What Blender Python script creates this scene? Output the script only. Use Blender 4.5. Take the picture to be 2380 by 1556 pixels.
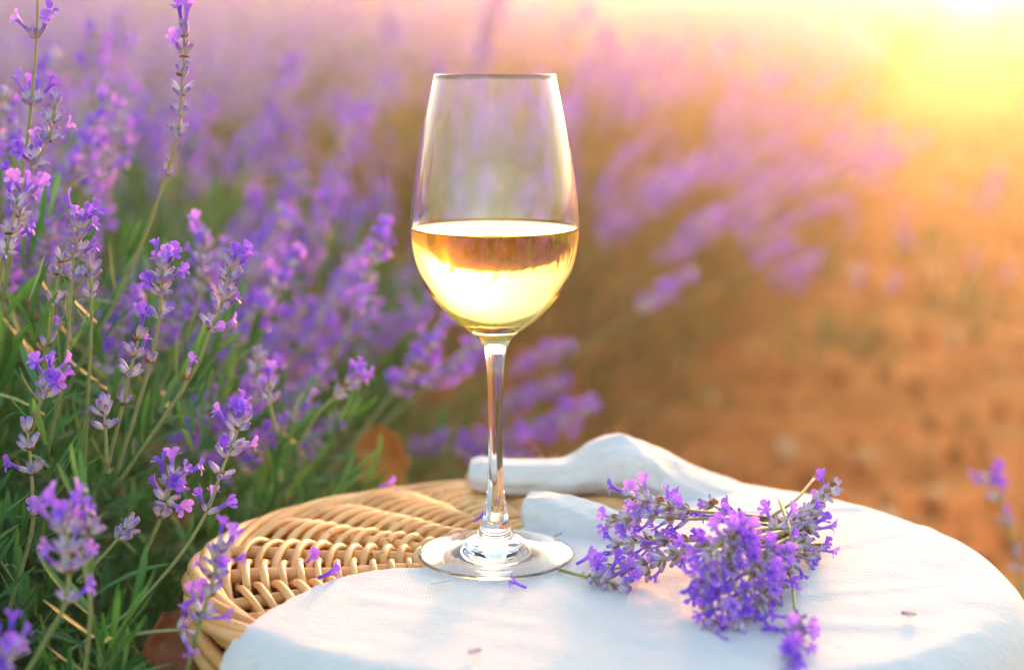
import bpy, math, random
import numpy as np
from mathutils import Vector, Matrix, noise

R = math.radians
rnd = random.Random(7)
nrs = np.random.RandomState(7)
scene = bpy.context.scene
for o in list(bpy.data.objects):
    bpy.data.objects.remove(o, do_unlink=True)
COL = scene.collection

# ------------------------------------------------------------------ camera, sky, sun, exposure
EYE = 0.595                       # eye height above the soil
PITCH = math.atan(628 / 3438)     # camera looks a little down
FPX = 3438.0                      # focal length in units of 1/2380 of the frame width
cam_data = bpy.data.cameras.new('camera')
cam_data.sensor_width = 36.0
cam_data.lens = FPX / 2380 * 36
cam_data.clip_start = 0.02
cam_data.clip_end = 500
cam_data.dof.use_dof = True
cam_data.dof.focus_distance = 0.645
cam_data.dof.aperture_fstop = 4.3
cam_data.dof.aperture_blades = 0
cam = bpy.data.objects.new('camera', cam_data)
COL.objects.link(cam)
cam.location = (0, 0, EYE)
cam.rotation_euler = (math.pi / 2 - PITCH, 0, 0)
scene.camera = cam

SUN_AZ, SUN_EL = R(15.0), R(6.3)
sunvec = Vector((math.sin(SUN_AZ) * math.cos(SUN_EL), math.cos(SUN_AZ) * math.cos(SUN_EL), math.sin(SUN_EL)))
world = bpy.data.worlds.new('World')
scene.world = world
world.use_nodes = True
wn = world.node_tree
wn.nodes.clear()
w_out = wn.nodes.new('ShaderNodeOutputWorld')
w_bg = wn.nodes.new('ShaderNodeBackground')
w_sky = wn.nodes.new('ShaderNodeTexSky')
w_sky.sky_type = 'NISHITA'
w_sky.sun_disc = False
w_sky.sun_elevation = SUN_EL
w_sky.sun_rotation = SUN_AZ
w_sky.air_density = 1.0
w_sky.dust_density = 1.6
w_sky.ozone_density = 0.7
w_bg.inputs['Strength'].default_value = 0.15
wn.links.new(w_sky.outputs[0], w_bg.inputs[0])
wn.links.new(w_bg.outputs[0], w_out.inputs[0])

sun_data = bpy.data.lights.new('sun', 'SUN')
sun_data.energy = 2.6
sun_data.angle = R(10)
sun_data.color = (1.0, 0.33, 0.07)
sun = bpy.data.objects.new('sun', sun_data)
COL.objects.link(sun)
sun.rotation_euler = sunvec.to_track_quat('Z', 'Y').to_euler()
sun.location = (6, 20, 8)

vs = scene.view_settings
scene.display_settings.display_device = 'sRGB'
vs.view_transform = 'Standard'
vs.look = 'None'
vs.gamma = 1.0
vs.use_curve_mapping = False
vs.exposure = 2.62
scene.cycles.use_denoising = True
scene.cycles.max_bounces = 14
scene.cycles.transmission_bounces = 12
scene.cycles.diffuse_bounces = 4
scene.cycles.glossy_bounces = 6
scene.cycles.volume_bounces = 0
scene.cycles.sample_clamp_indirect = 6.0
scene.cycles.blur_glossy = 0.3
HAZE_DENSITY = 0.0145
HAZE_G = 0.83

# ------------------------------------------------------------------ pixel helpers (units: photo scaled to 2380 wide)
def ray(x, y):
    u = (x - 1190) / FPX
    v = (y - 778) / FPX
    c, s = math.cos(PITCH), math.sin(PITCH)
    return Vector((u, c - s * v, -s - c * v))

def at(x, y, Y):
    d = ray(x, y)
    return Vector((0, 0, EYE)) + d * (Y / d.y)

def atz(x, y, z):
    d = ray(x, y)
    return Vector((0, 0, EYE)) + d * ((z - EYE) / d.z)

# ------------------------------------------------------------------ materials
def new_mat(name):
    m = bpy.data.materials.new(name)
    m.use_nodes = True
    nt = m.node_tree
    nt.nodes.clear()
    out = nt.nodes.new('ShaderNodeOutputMaterial')
    return m, nt, out

def N(nt, t, **kw):
    n = nt.nodes.new(t)
    for k, v in kw.items():
        setattr(n, k, v)
    return n

def ramp(nt, stops, fac):
    r = nt.nodes.new('ShaderNodeValToRGB')
    el = r.color_ramp.elements
    while len(el) < len(stops):
        el.new(0.5)
    for e, (p, c) in zip(el, stops):
        e.position = p
        e.color = (*c, 1)
    nt.links.new(fac, r.inputs[0])
    return r.outputs[0]

def attr(nt, name):
    a = nt.nodes.new('ShaderNodeAttribute')
    a.attribute_name = name
    return a.outputs['Fac']

def mixc(nt, fac, a, b, mode='MIX'):
    m = nt.nodes.new('ShaderNodeMix')
    m.data_type = 'RGBA'
    m.blend_type = mode
    for sock, val in ((m.inputs[0], fac), (m.inputs[6], a), (m.inputs[7], b)):
        if hasattr(val, 'is_linked') or hasattr(val, 'links'):
            nt.links.new(val, sock)
        elif isinstance(val, (int, float)):
            sock.default_value = val
        else:
            sock.default_value = (*val, 1)
    return m.outputs[2]

def noise_tex(nt, scale, detail=3, rough=0.55, coord='Object', stretch=None):
    tc = nt.nodes.new('ShaderNodeTexCoord')
    src = tc.outputs[coord]
    if stretch:
        mp = nt.nodes.new('ShaderNodeMapping')
        mp.inputs['Scale'].default_value = stretch
        nt.links.new(src, mp.inputs[0])
        src = mp.outputs[0]
    n = nt.nodes.new('ShaderNodeTexNoise')
    n.inputs['Scale'].default_value = scale
    n.inputs['Detail'].default_value = detail
    n.inputs['Roughness'].default_value = rough
    nt.links.new(src, n.inputs['Vector'])
    return n.outputs['Fac']

def bump(nt, height, strength, dist):
    b = nt.nodes.new('ShaderNodeBump')
    b.inputs['Strength'].default_value = strength
    b.inputs['Distance'].default_value = dist
    nt.links.new(height, b.inputs['Height'])
    return b.outputs[0]

def leafy(name, color_fn, rough=0.6, trans=0.35, sheen=0.0, trans_tint=(1, 1, 1)):
    """Principled mixed with a translucent layer, for thin plant tissue."""
    m, nt, out = new_mat(name)
    col = color_fn(nt)
    p = N(nt, 'ShaderNodeBsdfPrincipled')
    nt.links.new(col, p.inputs['Base Color'])
    p.inputs['Roughness'].default_value = rough
    p.inputs['Specular IOR Level'].default_value = 0.3
    p.inputs['Sheen Weight'].default_value = sheen
    p.inputs['Sheen Roughness'].default_value = 0.4
    t = N(nt, 'ShaderNodeBsdfTranslucent')
    tc = mixc(nt, 1.0, col, trans_tint, 'MULTIPLY')
    nt.links.new(tc, t.inputs['Color'])
    mx = N(nt, 'ShaderNodeMixShader')
    mx.inputs[0].default_value = trans
    nt.links.new(p.outputs[0], mx.inputs[1])
    nt.links.new(t.outputs[0], mx.inputs[2])
    nt.links.new(mx.outputs[0], out.inputs[0])
    return m

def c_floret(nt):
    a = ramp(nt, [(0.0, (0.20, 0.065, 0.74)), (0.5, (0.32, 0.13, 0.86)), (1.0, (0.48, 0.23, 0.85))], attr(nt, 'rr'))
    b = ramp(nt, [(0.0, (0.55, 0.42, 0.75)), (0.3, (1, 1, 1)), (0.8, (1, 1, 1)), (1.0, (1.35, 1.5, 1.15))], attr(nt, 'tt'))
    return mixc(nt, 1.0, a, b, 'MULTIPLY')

def c_calyx(nt):
    a = ramp(nt, [(0.0, (0.44, 0.46, 0.34)), (0.35, (0.63, 0.60, 0.63)), (0.68, (0.54, 0.44, 0.68)), (1.0, (0.30, 0.16, 0.56))], attr(nt, 'tt'))
    b = ramp(nt, [(0.0, (0.75, 0.68, 0.95)), (0.5, (1, 1, 1)), (0.85, (1.15, 1.15, 1.05)), (1.0, (0.75, 0.45, 0.35))], attr(nt, 'rr'))
    return mixc(nt, 1.0, a, b, 'MULTIPLY')

def c_stem(nt):
    a = ramp(nt, [(0.0, (0.13, 0.20, 0.06)), (0.6, (0.28, 0.33, 0.12)), (1.0, (0.36, 0.33, 0.20))], attr(nt, 'tt'))
    return mixc(nt, 0.25, a, ramp(nt, [(0.3, (0.12, 0.14, 0.05)), (0.7, (0.42, 0.42, 0.2))], noise_tex(nt, 300)))

def c_bract(nt):
    return ramp(nt, [(0.0, (0.22, 0.08, 0.03)), (1.0, (0.42, 0.20, 0.09))], attr(nt, 'rr'))

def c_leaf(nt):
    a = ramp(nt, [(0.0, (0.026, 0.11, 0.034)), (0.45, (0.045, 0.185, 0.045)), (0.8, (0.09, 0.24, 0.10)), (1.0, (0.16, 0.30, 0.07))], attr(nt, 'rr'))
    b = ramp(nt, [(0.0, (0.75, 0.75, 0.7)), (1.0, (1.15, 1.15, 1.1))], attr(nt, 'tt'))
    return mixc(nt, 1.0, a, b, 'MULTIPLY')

M = {}
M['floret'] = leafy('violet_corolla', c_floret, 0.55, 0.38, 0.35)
M['calyx'] = leafy('downy_calyx', c_calyx, 0.7, 0.2, 0.5)
M['stem'] = leafy('green_stem', c_stem, 0.55, 0.08, 0.15)
M['bract'] = leafy('brown_bract', c_bract, 0.7, 0.15)
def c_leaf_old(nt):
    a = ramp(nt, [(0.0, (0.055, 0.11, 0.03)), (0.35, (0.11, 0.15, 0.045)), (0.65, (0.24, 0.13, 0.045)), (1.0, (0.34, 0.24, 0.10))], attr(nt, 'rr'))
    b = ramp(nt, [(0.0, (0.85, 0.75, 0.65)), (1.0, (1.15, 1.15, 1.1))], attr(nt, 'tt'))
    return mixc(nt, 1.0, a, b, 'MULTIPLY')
M['leaf_old'] = leafy('old_lavender_leaf', c_leaf_old, 0.6, 0.3, 0.1, (1.2, 1.1, 0.6))
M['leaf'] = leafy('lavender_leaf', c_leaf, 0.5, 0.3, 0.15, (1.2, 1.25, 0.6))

def mat_wicker(name, lo, mid, hi, gloss=0.32):
    m, nt, out = new_mat(name)
    oi = N(nt, 'ShaderNodeObjectInfo')
    n1 = noise_tex(nt, 45, 4, 0.6)
    n2 = noise_tex(nt, 260, 2, 0.6)
    c = ramp(nt, [(0.25, lo), (0.5, mid), (0.8, hi)], n1)
    v = ramp(nt, [(0.0, (0.80, 0.72, 0.62)), (0.5, (1, 1, 1)), (1.0, (1.06, 1.06, 1.08))], oi.outputs['Random'])
    c = mixc(nt, 1.0, c, v, 'MULTIPLY')
    sp = ramp(nt, [(0.27, (0.35, 0.22, 0.14)), (0.33, (1, 1, 1))], n2)
    c = mixc(nt, 1.0, c, sp, 'MULTIPLY')
    p = N(nt, 'ShaderNodeBsdfPrincipled')
    nt.links.new(c, p.inputs['Base Color'])
    p.inputs['Roughness'].default_value = gloss
    p.inputs['Specular IOR Level'].default_value = 0.4
    nt.links.new(bump(nt, n2, 0.25, 0.0006), p.inputs['Normal'])
    nt.links.new(p.outputs[0], out.inputs[0])
    return m

M['wicker'] = mat_wicker('peeled_willow', (0.64, 0.26, 0.07), (0.86, 0.46, 0.17), (0.93, 0.63, 0.31))
M['wicker_brown'] = mat_wicker('brown_willow', (0.22, 0.075, 0.03), (0.34, 0.12, 0.045), (0.45, 0.18, 0.07), 0.4)

def mat_linen():
    m, nt, out = new_mat('white_linen')
    tc = N(nt, 'ShaderNodeTexCoord')
    heights = []
    for d in ('X', 'Y'):
        w = N(nt, 'ShaderNodeTexWave', wave_type='BANDS', bands_direction=d)
        w.inputs['Scale'].default_value = 230
        w.inputs['Distortion'].default_value = 1.5
        w.inputs['Detail'].default_value = 2
        nt.links.new(tc.outputs['Object'], w.inputs[0])
        heights.append(w.outputs['Fac'])
    mm = N(nt, 'ShaderNodeMath', operation='ADD')
    nt.links.new(heights[0], mm.inputs[0])
    nt.links.new(heights[1], mm.inputs[1])
    n1 = noise_tex(nt, 160, 4, 0.6, stretch=(1, 4, 1))
    n2 = noise_tex(nt, 14, 3)
    c = ramp(nt, [(0.3, (0.57, 0.57, 0.57)), (0.7, (0.66, 0.66, 0.665))], n1)
    c = mixc(nt, 0.25, c, ramp(nt, [(0.3, (0.58, 0.58, 0.575)), (0.7, (0.66, 0.66, 0.665))], n2))
    p = N(nt, 'ShaderNodeBsdfPrincipled')
    nt.links.new(c, p.inputs['Base Color'])
    p.inputs['Roughness'].default_value = 0.85
    p.inputs['Specular IOR Level'].default_value = 0.15
    p.inputs['Sheen Weight'].default_value = 0.3
    b1 = bump(nt, mm.outputs[0], 0.22, 0.0004)
    b = N(nt, 'ShaderNodeBump')
    b.inputs['Strength'].default_value = 0.6
    b.inputs['Distance'].default_value = 0.0011
    nt.links.new(n1, b.inputs['Height'])
    nt.links.new(b1, b.inputs['Normal'])
    nt.links.new(b.outputs[0], p.inputs['Normal'])
    nt.links.new(p.outputs[0], out.inputs[0])
    return m
M['linen'] = mat_linen()

def mat_glass(name, ior, color):
    m, nt, out = new_mat(name)
    g = N(nt, 'ShaderNodeBsdfGlass')
    g.inputs['Roughness'].default_value = 0.0
    g.inputs['IOR'].default_value = ior
    g.inputs['Color'].default_value = (*color, 1)
    nt.links.new(g.outputs[0], out.inputs[0])
    return m
M['glass'] = mat_glass('clear_glass', 1.5, (1, 1, 1))
M['wine_top'] = mat_glass('wine_surface', 1.34, (1.0, 0.93, 0.70))
M['wine_wall'] = mat_glass('wine_against_glass', 1.34 / 1.5, (1.0, 0.83, 0.45))

def mat_soil():
    m, nt, out = new_mat('orange_soil')
    n1 = noise_tex(nt, 1.3, 5, 0.6)
    n2 = noise_tex(nt, 22, 5, 0.65)
    c = ramp(nt, [(0.25, (0.32, 0.095, 0.022)), (0.5, (0.50, 0.17, 0.038)), (0.75, (0.60, 0.25, 0.07))], n2)
    c = mixc(nt, 0.55, c, ramp(nt, [(0.32, (0.24, 0.06, 0.016)), (0.5, (0.46, 0.15, 0.035)), (0.66, (0.66, 0.30, 0.09))], noise_tex(nt, 4.5, 5, 0.65)))
    p = N(nt, 'ShaderNodeBsdfPrincipled')
    nt.links.new(c, p.inputs['Base Color'])
    p.inputs['Roughness'].default_value = 0.95
    p.inputs['Specular IOR Level'].default_value = 0.1
    nt.links.new(bump(nt, n2, 0.6, 0.02), p.inputs['Normal'])
    nt.links.new(p.outputs[0], out.inputs[0])
    return m
M['soil'] = mat_soil()

def c_clod(nt):
    return ramp(nt, [(0.0, (0.22, 0.065, 0.018)), (0.5, (0.46, 0.16, 0.04)), (0.9, (0.60, 0.29, 0.10)), (1.0, (0.66, 0.46, 0.28))], attr(nt, 'rr'))
M['clod'] = leafy('soil_clod', c_clod, 0.95, 0.0)

def c_drybrown(nt):
    return ramp(nt, [(0.3, (0.16, 0.045, 0.016)), (0.55, (0.30, 0.085, 0.03)), (0.75, (0.44, 0.18, 0.08))], noise_tex(nt, 40, 4))
def c_dryyellow(nt):
    return ramp(nt, [(0.3, (0.32, 0.13, 0.03)), (0.55, (0.46, 0.24, 0.05)), (0.75, (0.50, 0.33, 0.08))], noise_tex(nt, 30, 4))
M['dry_brown'] = leafy('dry_brown_leaf', c_drybrown, 0.35, 0.15)
M['dry_yellow'] = leafy('dry_yellow_leaf', c_dryyellow, 0.6, 0.35)
def c_tree(nt):
    return ramp(nt, [(0.0, (0.06, 0.10, 0.02)), (1.0, (0.20, 0.24, 0.04))], attr(nt, 'rr'))
M['tree'] = leafy('tree_leaf', c_tree, 0.6, 0.4, 0, (1.3, 1.3, 0.5))
def c_bark(nt):
    return ramp(nt, [(0.3, (0.07, 0.05, 0.035)), (0.7, (0.16, 0.12, 0.09))], noise_tex(nt, 8, 4))
M['bark'] = leafy('bark', c_bark, 0.9, 0.0)

# ------------------------------------------------------------------ mesh helpers
class MB:
    """Collects geometry with per-vertex values tt (along a piece) and rr (random per piece)."""
    def __init__(self):
        self.v, self.f, self.mi, self.t, self.r, self.n = [], [], [], [], [], 0
    def add(self, verts, faces, tt, rr, mat=0):
        verts = np.asarray(verts, float)
        k = len(verts)
        self.v.append(verts)
        self.t.append(np.broadcast_to(np.asarray(tt, float), (k,)))
        self.r.append(np.broadcast_to(np.asarray(rr, float), (k,)))
        for f in faces:
            self.f.append([i + self.n for i in f])
        self.mi.extend([mat] * len(faces))
        self.n += k
    def scatter(self, tmpl, mats, pos, rr, mat=0):
        """tmpl=(verts,faces,tt); mats (N,3,3) columns = axes scaled; pos (N,3)."""
        tv, tf, tt = tmpl
        mats, pos = np.asarray(mats), np.asarray(pos)
        n = len(pos)
        if n == 0:
            return
        V = np.einsum('nij,kj->nki', mats, tv) + pos[:, None, :]
        k = len(tv)
        self.v.append(V.reshape(-1, 3))
        self.t.append(np.tile(tt, n))
        self.r.append(np.repeat(np.asarray(rr, float), k))
        for j in range(n):
            b = self.n + j * k
            for f in tf:
                self.f.append([i + b for i in f])
        self.mi.extend([mat] * (n * len(tf)))
        self.n += n * k
    def mesh(self, name, mats, smooth=True):
        me = bpy.data.meshes.new(name)
        V = np.concatenate(self.v)
        me.from_pydata(V.tolist(), [], self.f)
        for m in mats:
            me.materials.append(m)
        for nm, arr in (('tt', self.t), ('rr', self.r)):
            a = me.attributes.new(nm, 'FLOAT', 'POINT')
            a.data.foreach_set('value', np.concatenate(arr).astype(np.float32))
        if any(self.mi):
            me.polygons.foreach_set('material_index', np.array(self.mi, np.int32))
        if smooth:
            me.polygons.foreach_set('use_smooth', np.ones(len(self.f), bool))
        me.update()
        return me

def link(name, data, parent=None, loc=None, mat4=None):
    o = bpy.data.objects.new(name, data)
    COL.objects.link(o)
    if parent is not None:
        o.parent = parent
    if loc is not None:
        o.location = loc
    if mat4 is not None:
        o.matrix_local = mat4
    return o

def thing(o, label, cat, group=None):
    o['label'] = label
    o['category'] = cat
    if group:
        o['group'] = group
    return o

def empty(name, loc, label=None, cat=None, group=None):
    o = bpy.data.objects.new(name, None)
    COL.objects.link(o)
    o.location = loc
    o.empty_display_size = 0.02
    if label:
        thing(o, label, cat, group)
    return o

def frame(d, roll=0.0):
    """3x3 array whose third column is the direction d."""
    d = Vector(d).normalized()
    up = Vector((0, 0, 1)) if abs(d.z) < 0.95 else Vector((1, 0, 0))
    x = up.cross(d).normalized()
    y = d.cross(x)
    c, s = math.cos(roll), math.sin(roll)
    return np.array([list(x * c + y * s), list(y * c - x * s), list(d)]).T

def catmull(pts, n):
    P = [Vector(p) for p in pts]
    P = [P[0] * 2 - P[1]] + P + [P[-1] * 2 - P[-2]]
    out = []
    segs = len(P) - 3
    for i in range(n + 1):
        t = i / n * segs
        k = min(int(t), segs - 1)
        u = t - k
        a, b, c, d = P[k:k + 4]
        out.append(0.5 * ((2 * b) + (c - a) * u + (2 * a - 5 * b + 4 * c - d) * u * u + (3 * b - a - 3 * c + d) * u ** 3))
    return out

def tube(mb, pts, rad, sides=6, rr=0.5, mat=0, closed=False, cap=True, tt=None):
    n = len(pts)
    P = [Vector(p) for p in pts]
    rad = [rad] * n if isinstance(rad, (int, float)) else rad
    V, T = [], []
    prev = None
    for i in range(n):
        if closed:
            d = P[(i + 1) % n] - P[i - 1]
        else:
            d = P[min(i + 1, n - 1)] - P[max(i - 1, 0)]
        d.normalize()
        if prev is None:
            up = Vector((0, 0, 1)) if abs(d.z) < 0.9 else Vector((1, 0, 0))
            x = up.cross(d).normalized()
        else:
            x = (prev - d * prev.dot(d)).normalized()
        prev = x
        y = d.cross(x)
        for k in range(sides):
            a = 2 * math.pi * k / sides
            V.append(P[i] + (x * math.cos(a) + y * math.sin(a)) * rad[i])
            T.append(i / max(n - 1, 1) if tt is None else tt[i])
    F = []
    for i in range(n if closed else n - 1):
        j = (i + 1) % n
        for k in range(sides):
            l = (k + 1) % sides
            F.append([i * sides + k, i * sides + l, j * sides + l, j * sides + k])
    if cap and not closed:
        F.append(list(range(sides))[::-1])
        F.append([(n - 1) * sides + k for k in range(sides)])
    mb.add(V, F, T, rr, mat)

# ------------------------------------------------------------------ lavender pieces (templates along +Z, metres)
def tmpl_calyx(sides, rows):
    V, F, T = [], [], []
    for i, (t, r) in enumerate(rows):
        for k in range(sides):
            a = 2 * math.pi * k / sides
            q = r * (1.0 + (0.10 if k % 2 else -0.06) * (1 if sides > 6 else 0))
            V.append((q * math.cos(a), q * math.sin(a), t))
            T.append(t)
    for i in range(len(rows) - 1):
        for k in range(sides):
            l = (k + 1) % sides
            F.append([i * sides + k, i * sides + l, (i + 1) * sides + l, (i + 1) * sides + k])
    V.append((0, 0, rows[-1][0] - 0.06))
    T.append(1.0)
    c = len(V) - 1
    b = (len(rows) - 1) * sides
    for k in range(sides):
        F.append([b + k, b + (k + 1) % sides, c])
    return np.array(V), F, np.array(T)

CAL_L = 0.0072
CALYX = tmpl_calyx(10, [(0.0, 0.05), (0.12, 0.115), (0.35, 0.165), (0.62, 0.172), (0.85, 0.14), (1.0, 0.10)])
CALYX_LO = tmpl_calyx(5, [(0.0, 0.06), (0.4, 0.21), (1.0, 0.13)])

def tmpl_floret(hi, seed, openness=1.0):
    rg = random.Random(seed)
    V, F, T = [], [], []
    sides = 8 if hi else 4
    rows = [(-0.15, 0.09, 0), (0.32, 0.095, 0), (0.60, 0.125, 0.04), (0.76, 0.19, 0.05)] if hi else [(-0.1, 0.1, 0), (0.6, 0.2, 0.05)]
    for t, r, off in rows:
        for k in range(sides):
            a = 2 * math.pi * k / sides
            V.append((r * math.cos(a), r * math.sin(a) + off, t))
            T.append(0.15 + 0.5 * max(t, 0))
    for i in range(len(rows) - 1):
        for k in range(sides):
            l = (k + 1) % sides
            F.append([i * sides + k, i * sides + l, (i + 1) * sides + l, (i + 1) * sides + k])
    top, r0, oy = rows[-1][0], rows[-1][1], rows[-1][2]
    # two large upper lobes, three smaller lower lobes
    lobes = [(58, 0.42, 0.22, 0.5), (122, 0.42, 0.22, 0.5), (200, 0.33, 0.15, 1.1), (270, 0.38, 0.17, 1.25), (340, 0.33, 0.15, 1.1)]
    for ang, ln, wd, flare in lobes:
        a = R(ang + rg.uniform(-10, 10))
        fl = flare * openness * rg.uniform(0.75, 1.2)
        ln *= rg.uniform(0.85, 1.15)
        rad = Vector((math.cos(a), math.sin(a), 0))
        tan = Vector((-math.sin(a), math.cos(a), 0))
        up = Vector((0, 0, 1))
        base = Vector((0, oy, top)) + rad * (r0 * 0.9)
        steps = ((0.0, 0.5, 0), (0.45, 1.0, 0.12), (0.85, 0.85, 0.5), (1.0, 0.3, 0.75)) if hi else ((0.0, 0.6, 0), (0.6, 1.0, 0.25), (1.0, 0.35, 0.7))
        i0 = len(V)
        p = base.copy()
        last = 0
        for s, w, curl in steps:
            dirv = rad * math.sin(fl + curl * 0.6) + up * math.cos(fl + curl * 0.6)
            p = p + dirv * (ln * (s - last))
            last = s
            cup = up * (0.10 * w * wd)
            if hi:
                for e in (-1, 0, 1):
                    V.append(tuple(p + tan * (e * wd * w) + (cup if e else Vector())))
                    T.append(0.55 + 0.4 * s + (0.1 if e else 0))
            else:
                for e in (-1, 1):
                    V.append(tuple(p + tan * (e * wd * w)))
                    T.append(0.55 + 0.4 * s)
        c = 3 if hi else 2
        for i in range(len(steps) - 1):
            for k in range(c - 1):
                F.append([i0 + i * c + k, i0 + i * c + k + 1, i0 + (i + 1) * c + k + 1, i0 + (i + 1) * c + k])
    return np.array([tuple(v) for v in V]), F, np.clip(np.array(T), 0, 1)

FLO_L = 0.0082
FLORETS = [tmpl_floret(True, s, o) for s, o in ((1, 1.0), (2, 0.8), (3, 1.15), (4, 0.35), (5, 0.95))]
FLORETS_LO = [tmpl_floret(False, s, o) for s, o in ((1, 1.0), (2, 0.7), (3, 1.1))]

def tmpl_leaf(segs, width, bend):
    V, F, T = [], [], []
    for i in range(segs + 1):
        s = i / segs
        w = width * (0.42 + 1.35 * s - 1.3 * s * s) if s < 0.999 else width * 0.16
        z = math.sin(bend * s) / bend
        x = (1 - math.cos(bend * s)) / bend
        for e in (-1, 1):
            V.append((x + abs(e) * 0.25 * w, e * w, z))
            T.append(s)
        V.append((x, 0, z))
        T.append(s)
    for i in range(segs):
        a = i * 3
        F.append([a, a + 2, a + 5, a + 3])
        F.append([a + 2, a + 1, a + 4, a + 5])
    return np.array(V), F, np.array(T)
LEAVES = [tmpl_leaf(4, 0.07, 0.5), tmpl_leaf(4, 0.065, -0.5), tmpl_leaf(4, 0.08, 0.15)]
LEAF_LO = tmpl_leaf(2, 0.07, 0.4)

# hero piece meshes, shared between objects
def piece_meshes(name, tmpl, scale, mat, count):
    out = []
    for i in range(count):
        mb = MB()
        mb.add(tmpl[0] * scale, tmpl[1], tmpl[2], (i + 0.5) / count)
        out.append(mb.mesh(name, [mat]))
    return out
CALYX_MESH = piece_meshes('calyx', CALYX, CAL_L, M['calyx'], 6)
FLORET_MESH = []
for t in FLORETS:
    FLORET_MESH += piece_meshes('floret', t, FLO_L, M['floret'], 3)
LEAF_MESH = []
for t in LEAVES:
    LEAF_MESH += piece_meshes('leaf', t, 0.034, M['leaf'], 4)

def m4(fr, pos, s):
    m = Matrix.Identity(4)
    for i in range(3):
        for j in range(3):
            m[i][j] = fr[i][j] * s
        m[i][3] = pos[i]
    return m

def nearest_on(path, p):
    best, bi = 1e9, 0
    for i, q in enumerate(path):
        d = (q - p).length
        if d < best:
            best, bi = d, i
    return bi

def bract_geo(mb, pos, axis, rg, r):
    """a few small papery brown bracts under a whorl"""
    for k in range(4):
        a = rg.uniform(0, 6.28)
        fr = frame(axis, a)
        side = Vector(fr[:, 0])
        d = (axis * 0.75 + side * 0.8).normalized()
        f2 = frame(d, 0)
        v = np.array([(-0.5, 0, 0), (0.5, 0, 0), (0.7, 0.08, 0.5), (0, 0.05, 1.1), (-0.7, 0.08, 0.5)]) * 0.0029
        mb.add((f2 @ v.T).T + np.array(pos + side * r), [[0, 1, 2, 3, 4]], 0.5, rg.random(), 1)

def whorl_dirs(axis, n, rg, tilt):
    a0 = rg.uniform(0, 6.28)
    for k in range(n):
        a = a0 + 2 * math.pi * k / n + rg.uniform(-0.35, 0.35)
        fr = frame(axis, a)
        th = R(tilt + rg.uniform(-14, 14))
        yield (axis * math.cos(th) + Vector(fr[:, 0]) * math.sin(th)).normalized(), Vector(fr[:, 0])

def hero_stalk(parent, inv, path, whorls, rg, rad=0.0008, size=1.0, name='flower_stalk'):
    """part: a stem mesh; sub-parts: each calyx and floret. whorls: (point, n_calyx, n_floret, tilt)"""
    mb = MB()
    n = len(path)
    tube(mb, path, [rad * (1.25 - 0.55 * i / (n - 1)) for i in range(n)], 7, rg.random())
    todo = []
    for (p, nc, nf, tilt) in whorls:
        i = nearest_on(path, p)
        axis = (path[min(i + 1, n - 1)] - path[max(i - 1, 0)]).normalized()
        base = path[i]
        bract_geo(mb, base, axis, rg, rad)
        total = nc + nf
        pick = set(rg.sample(range(total), nf)) if total else set()
        for k, (d, side) in enumerate(whorl_dirs(axis, total, rg, tilt)):
            q = base + side * rad * 0.6 + axis * rg.uniform(-0.0012, 0.0016)
            s = size * rg.uniform(0.8, 1.15)
            todo.append(('calyx', rg.choice(CALYX_MESH), frame(d, rg.uniform(0, 6.28)), q, s))
            if k in pick:
                # lower lip hangs down: y axis of the floret frame points up
                fr = frame(d, 0)
                tip = q + d * (CAL_L * s * 0.85)
                todo.append(('floret', rg.choice(FLORET_MESH), frame(d + Vector((rg.uniform(-.2, .2), rg.uniform(-.2, .2), rg.uniform(-.1, .25))), rg.uniform(-0.5, 0.5)), tip, s * rg.uniform(0.85, 1.15)))
    st = link(name, mb.mesh(name, [M['stem'], M['bract']]), parent)
    st.matrix_local = inv
    for nm, me, fr, q, s in todo:
        link(nm, me, st, mat4=m4(fr, q, s))
    return st

def stalk_mesh(seed, length, head, lo=True):
    """a whole flower stalk along +Z as one mesh, for plants out of focus; returns the mesh"""
    rg = random.Random(seed)
    mb = MB()
    bx, by = rg.uniform(-0.05, 0.05), rg.uniform(-0.05, 0.05)
    path = [Vector((bx * s * s * length * 2, by * s * s * length * 2, s * length)) for s in [i / 10 for i in range(11)]]
    tube(mb, path, [0.0011 - 0.0004 * i / 10 for i in range(11)], 5, rg.random())
    P, Mx, rr, fP, fM, fr_, fT = [], [], [], [], [], [], []
    z = length - head
    gaps = []
    if rg.random() < 0.6:
        gaps.append(z - rg.uniform(0.012, 0.03))
    zz = z
    while zz < length + 0.001:
        gaps.append(zz)
        zz += rg.uniform(0.0062, 0.0085)
    for g in gaps:
        s = g / length
        base = Vector((bx * s * s * length * 2, by * s * s * length * 2, g))
        axis = Vector((bx * 4 * s, by * 4 * s, 1)).normalized()
        near_tip = g > length - 0.012
        n = rg.randint(5, 7) if near_tip else rg.randint(7, 10)
        for d, side in whorl_dirs(axis, n, rg, 26 if near_tip else 48):
            sc = rg.uniform(0.85, 1.2)
            q = base + side * 0.0006
            Mx.append(frame(d, rg.uniform(0, 6)) * CAL_L * sc)
            P.append(list(q)); rr.append(rg.random())
            if rg.random() < 0.36:
                fM.append(frame(d, rg.uniform(-.6, .6)) * FLO_L * sc)
                fP.append(list(q + d * CAL_L * sc * 0.85)); fr_.append(rg.random()); fT.append(rg.randrange(3))
    mb.scatter(CALYX_LO, Mx, P, rr, 1)
    for k in range(3):
        idx = [i for i, t in enumerate(fT) if t == k]
        mb.scatter(FLORETS_LO[k], [fM[i] for i in idx], [fP[i] for i in idx], [fr_[i] for i in idx], 2)
    return mb.mesh('flower_stalk', [M['stem'], M['calyx'], M['floret']])

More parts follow.
